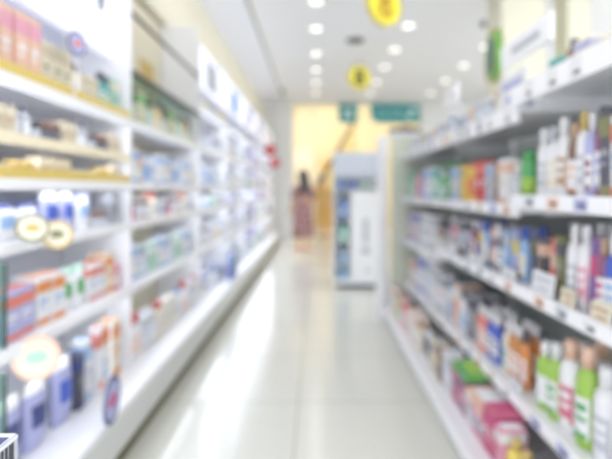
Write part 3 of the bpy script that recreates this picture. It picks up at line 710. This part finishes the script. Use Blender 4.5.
# ------------------------------------------------------------------ hall beyond: escalator, golden door panel
t = empty('escalator', (1.0, 14.2, 0), 'escalator side with dark handrail rising beyond the shop front', 'escalator')
def slope(bm, p0, p1, th, dz0, dz1):
    (xa, ya, za), (xb, yb, zb) = p0, p1
    vs = []
    for (x, y, z) in (p0, p1):
        for dz in (dz0, dz1):
            for s in (-th/2, th/2): vs.append(bm.verts.new((x-1.0, y+s-14.2, z+dz)))
    for f in ((0, 1, 3, 2), (4, 6, 7, 5), (0, 4, 5, 1), (2, 3, 7, 6), (0, 2, 6, 4), (1, 5, 7, 3)): bm.faces.new([vs[i] for i in f])
    return bm
e0, e1 = (-.1, 13.4, 1.0), (1.25, 15.6, 3.35)
link('balustrade', slope(B(), e0, e1, .03, -.85, -.03), mat('warm_glass_panel', (236, 214, 160), .2), t)
link('handrail', slope(B(), e0, e1, .16, -.03, .17), mat('handrail_brown', (92, 70, 48), .5), t)
link('skirt', slope(B(), e0, e1, .12, -1.1, -.851), mat('escalator_skirt', (210, 190, 150), .4, metal=.3), t)
sbox('door_1', .22, .62, 15.9, 15.99, 0, 2.1, mat('golden_door', (222, 176, 84), .5, noise=.1))
t = empty('green_exit_lamp', (1.05, 13.0, 0), 'small green lamp box on a pale pole behind the aisle stand', 'sign')
link('pole', tube(B(), [(0, 0, 0), (0, 0, 2.05)], .02), mat('pale_pole', (225, 215, 185), .4), t)
link('lamp_box', box(B(), -.08, .08, -.03, .03, 2.05, 2.2, 0, .005), mat('green_light', (120, 210, 120), .4, emit=.6), t)

# ------------------------------------------------------------------ teal signs on the bulkhead over the opening
M_teal = mat('teal_sign', (26, 146, 150), .45, noise=.05)
def sign(x0, x1, z0, z1, r, label, marks):
    t = empty('shop_sign', ((x0+x1)/2, 11.93, (z0+z1)/2), label, 'sign')
    w, h = (x1-x0)/2, (z1-z0)/2; pts = [(-w, h), (w, h), (w, -h)]
    if r: pts += [(-w+r-r*math.sin(a*PI/16), -h+r-r*math.cos(a*PI/16)) for a in range(9)]
    else: pts += [(-w, -h)]
    bm = B(); f = [bm.verts.new((x, -.02, z)) for x, z in pts]; g = [bm.verts.new((x, .02, z)) for x, z in pts]
    bm.faces.new(f); bm.faces.new(g[::-1]); n = len(pts)
    for i in range(n): bm.faces.new((f[i], g[i], g[(i+1) % n], f[(i+1) % n]))
    link('board', bm, M_teal, t)
    link('bracket', box(box(B(), -w*.7, -w*.6, .021, .16, h*.3, h*.5), w*.6, w*.7, .021, .16, h*.3, h*.5), M_dark, t)
    bm = B()
    for (a, b_, c, d) in marks: box(bm, a, b_, -.027, -.0205, c, d, 0, .004)
    link('lettering', bm, mat('sign_lettering', (210, 232, 228), .4), t)
    return t
sign(.53, .99, 2.80, 3.24, 0, 'small square teal sign with a pale emblem above the far opening', [(-.12, .12, -.02, .05), (-.08, .08, .06, .11), (-.09, -.02, -.12, -.03), (.03, .10, -.12, -.03)])
mk = []; xx = -.42
for k, (w_, z1_) in enumerate(((.05, .09), (.07, .05), (.07, .05), (.05, .05), (.06, .05), (.05, .05), (.06, .09), (.05, .05), (.06, .05))):
    mk.append((xx, xx+w_*.7, -.03, z1_)); xx += w_+.018
mk += [(.28, .40, -.10, .02), (.36, .50, .03, .14)]
t = sign(1.31, 2.46, 2.80, 3.24, .2, 'wide teal sign with white lettering and rounded corner above the opening', mk)

# ------------------------------------------------------------------ ceiling fixtures and hanging round signs
for i, (x, y) in enumerate(DOWN):
    t = empty('downlight', (x, y, CEIL), None, 'ceiling light', 'recessed downlights in the ceiling')
    rown = ['left', 'middle', 'right'][0 if x == 0 else 1 if x < 2 else 2]
    n = sum(1 for q in DOWN[:i] if q[0] == x)
    t['label'] = f'{ORDW[n]} round white recessed downlight in the {rown} ceiling row'
    link('trim_ring', lathe(B(), [(.085, -.012), (.09, 0)], 20), M_shelf, t)
    link('lens', lathe(B(), [(.06, -.0165), (.065, -.0125)], 20), mat('downlight_lens', (255, 250, 240), .3, emit=2.2), t)
t = empty('ceiling_speaker', (.55, 7.0, CEIL), 'dark oval ceiling vent between the downlight rows', 'ceiling vent')
link('grille', lathe(B(), [(.12, -.02), (.13, 0)], 20), mat('vent_grey', (110, 108, 112), .5), t)
link('rim', lathe(B(), [(.05, -.028), (.05, -.0205)], 16), M_dark, t)
t = empty('sprinkler', (2.1, 6.25, CEIL), 'small dark sprinkler head on the ceiling beside the cream column', 'sprinkler')
link('sprinkler_head', lathe(B(), [(.02, -.06), (.045, -.05), (.02, -.03), (.05, 0)], 12), M_dark, t)
t = empty('sprinkler', (-.70, 10.4, CEIL), 'small grey sensor at the far end of the ceiling groove', 'sensor')
link('sprinkler_head', lathe(B(), [(.03, -.07), (.06, -.05), (.05, 0)], 12), mat('sensor_grey', (150, 146, 130), .5), t)

def ring(bm, cx, cz, ro, ri, y, sx=1, sz=1, n=18, th=.004):
    for s in range(n):
        a0, a1 = 2*PI*s/n, 2*PI*(s+1)/n
        q = [(cx+r*sx*math.cos(a), y, cz+r*sz*math.sin(a)) for r, a in ((ri, a0), (ro, a0), (ro, a1), (ri, a1))]
        f1 = [bm.verts.new(p) for p in q]; f2 = [bm.verts.new((p[0], y+th, p[2])) for p in q]
        bm.faces.new(f1); bm.faces.new(f2[::-1]); bm.faces.new((f1[1], f1[2], f2[2], f2[1])); bm.faces.new((f1[0], f2[0], f2[3], f1[3]))
def hang(c, r, rz, c1, rim, glyph, label):
    t = empty('hanging_sign', c, label, 'hanging sign', 'round signs hanging over the aisle', rz)
    q = Matrix.Rotation(PI/2, 4, 'X')
    bm = lathe(B(), [(r*.97, -.02), (r, -.012), (r, .012), (r*.97, .02)], 32); bmesh.ops.transform(bm, matrix=q, verts=bm.verts)
    link('disc', bm, mat('sign_'+c1, dict(yellow=(236, 226, 60), green=(70, 176, 60))[c1], .4), t)
    bm = B(); ring(bm, 0, 0, r*1.03, r*.97, -.024); ring(bm, 0, 0, r*1.03, r*.97, .020); link('rim', bm, mat('signrim_'+rim, PAL[rim], .4), t)
    bm = B()
    for yy in (-.0245, .0205):
        ring(bm, 0, r*.30, r*.36, r*.10, yy, 1, .95); ring(bm, 0, -r*.30, r*.44, r*.14, yy, 1, .9)
    link('numeral', bm, mat('glyph_'+glyph, dict(charcoal=(58, 50, 70), amber=(186, 140, 40), navy=(40, 50, 110))[glyph], .5), t)
    link('cord', tube(B(), [(0, 0, r), (0, 0, CEIL-c[2])], .0035, 6), M_dark, t)
hang((.69, 8.0, 3.0), .19, .35, 'yellow', 'gold', 'charcoal', 'farther round yellow sign with a dark numeral hanging from the ceiling')
hang((.61, 4.5, 2.88), .20, .65, 'yellow', 'gold', 'amber', 'nearer round yellow sign with brown print, cut by the top edge')
hang((1.35, 3.8, 2.22), .20, 1.45, 'green', 'coral', 'navy', 'green round sign with red rim seen nearly edge-on by the column')

# red round tags near the end of the left wall
for (px, py, d, r, l) in ((270, 150, 10.0, .11, 'red paper ball hanging by the sixth left bay, the higher'), (275, 163, 10.7, .10, 'red paper ball hanging by the last left bay, the lower')):
    x, z = (px-316)*d/F, 1.2-(py-190)*d/F
    t = empty('paper_ball', (x, d, z), l, 'decoration', 'red paper balls at the end of the left wall')
    bm = B(); bmesh.ops.create_uvsphere(bm, u_segments=14, v_segments=10, radius=r); link('ball', bm, mat('red_paper', (206, 30, 60), .7), t, smooth=True)
    link('cord', tube(B(), [(0, 0, r), (0, 0, CEIL-.015-z)], .003, 6), M_dark, t)

# ------------------------------------------------------------------ labels of the shelf goods
for (lk, place), obs in PLACED.items():
    obs.sort(key=lambda o: o.location.y)
    n = len(obs)
    for i, o in enumerate(obs):
        pl = place.replace(' second row', '')
        pre = '' if n == 1 else (ORDW[i]+' ' if i < n-1 or n == 2 and i == 0 else 'farthest ')
        back = 'back-row ' if place.endswith('second row') else ''
        o['label'] = f'{pre}{back}{lk}, {pl}'
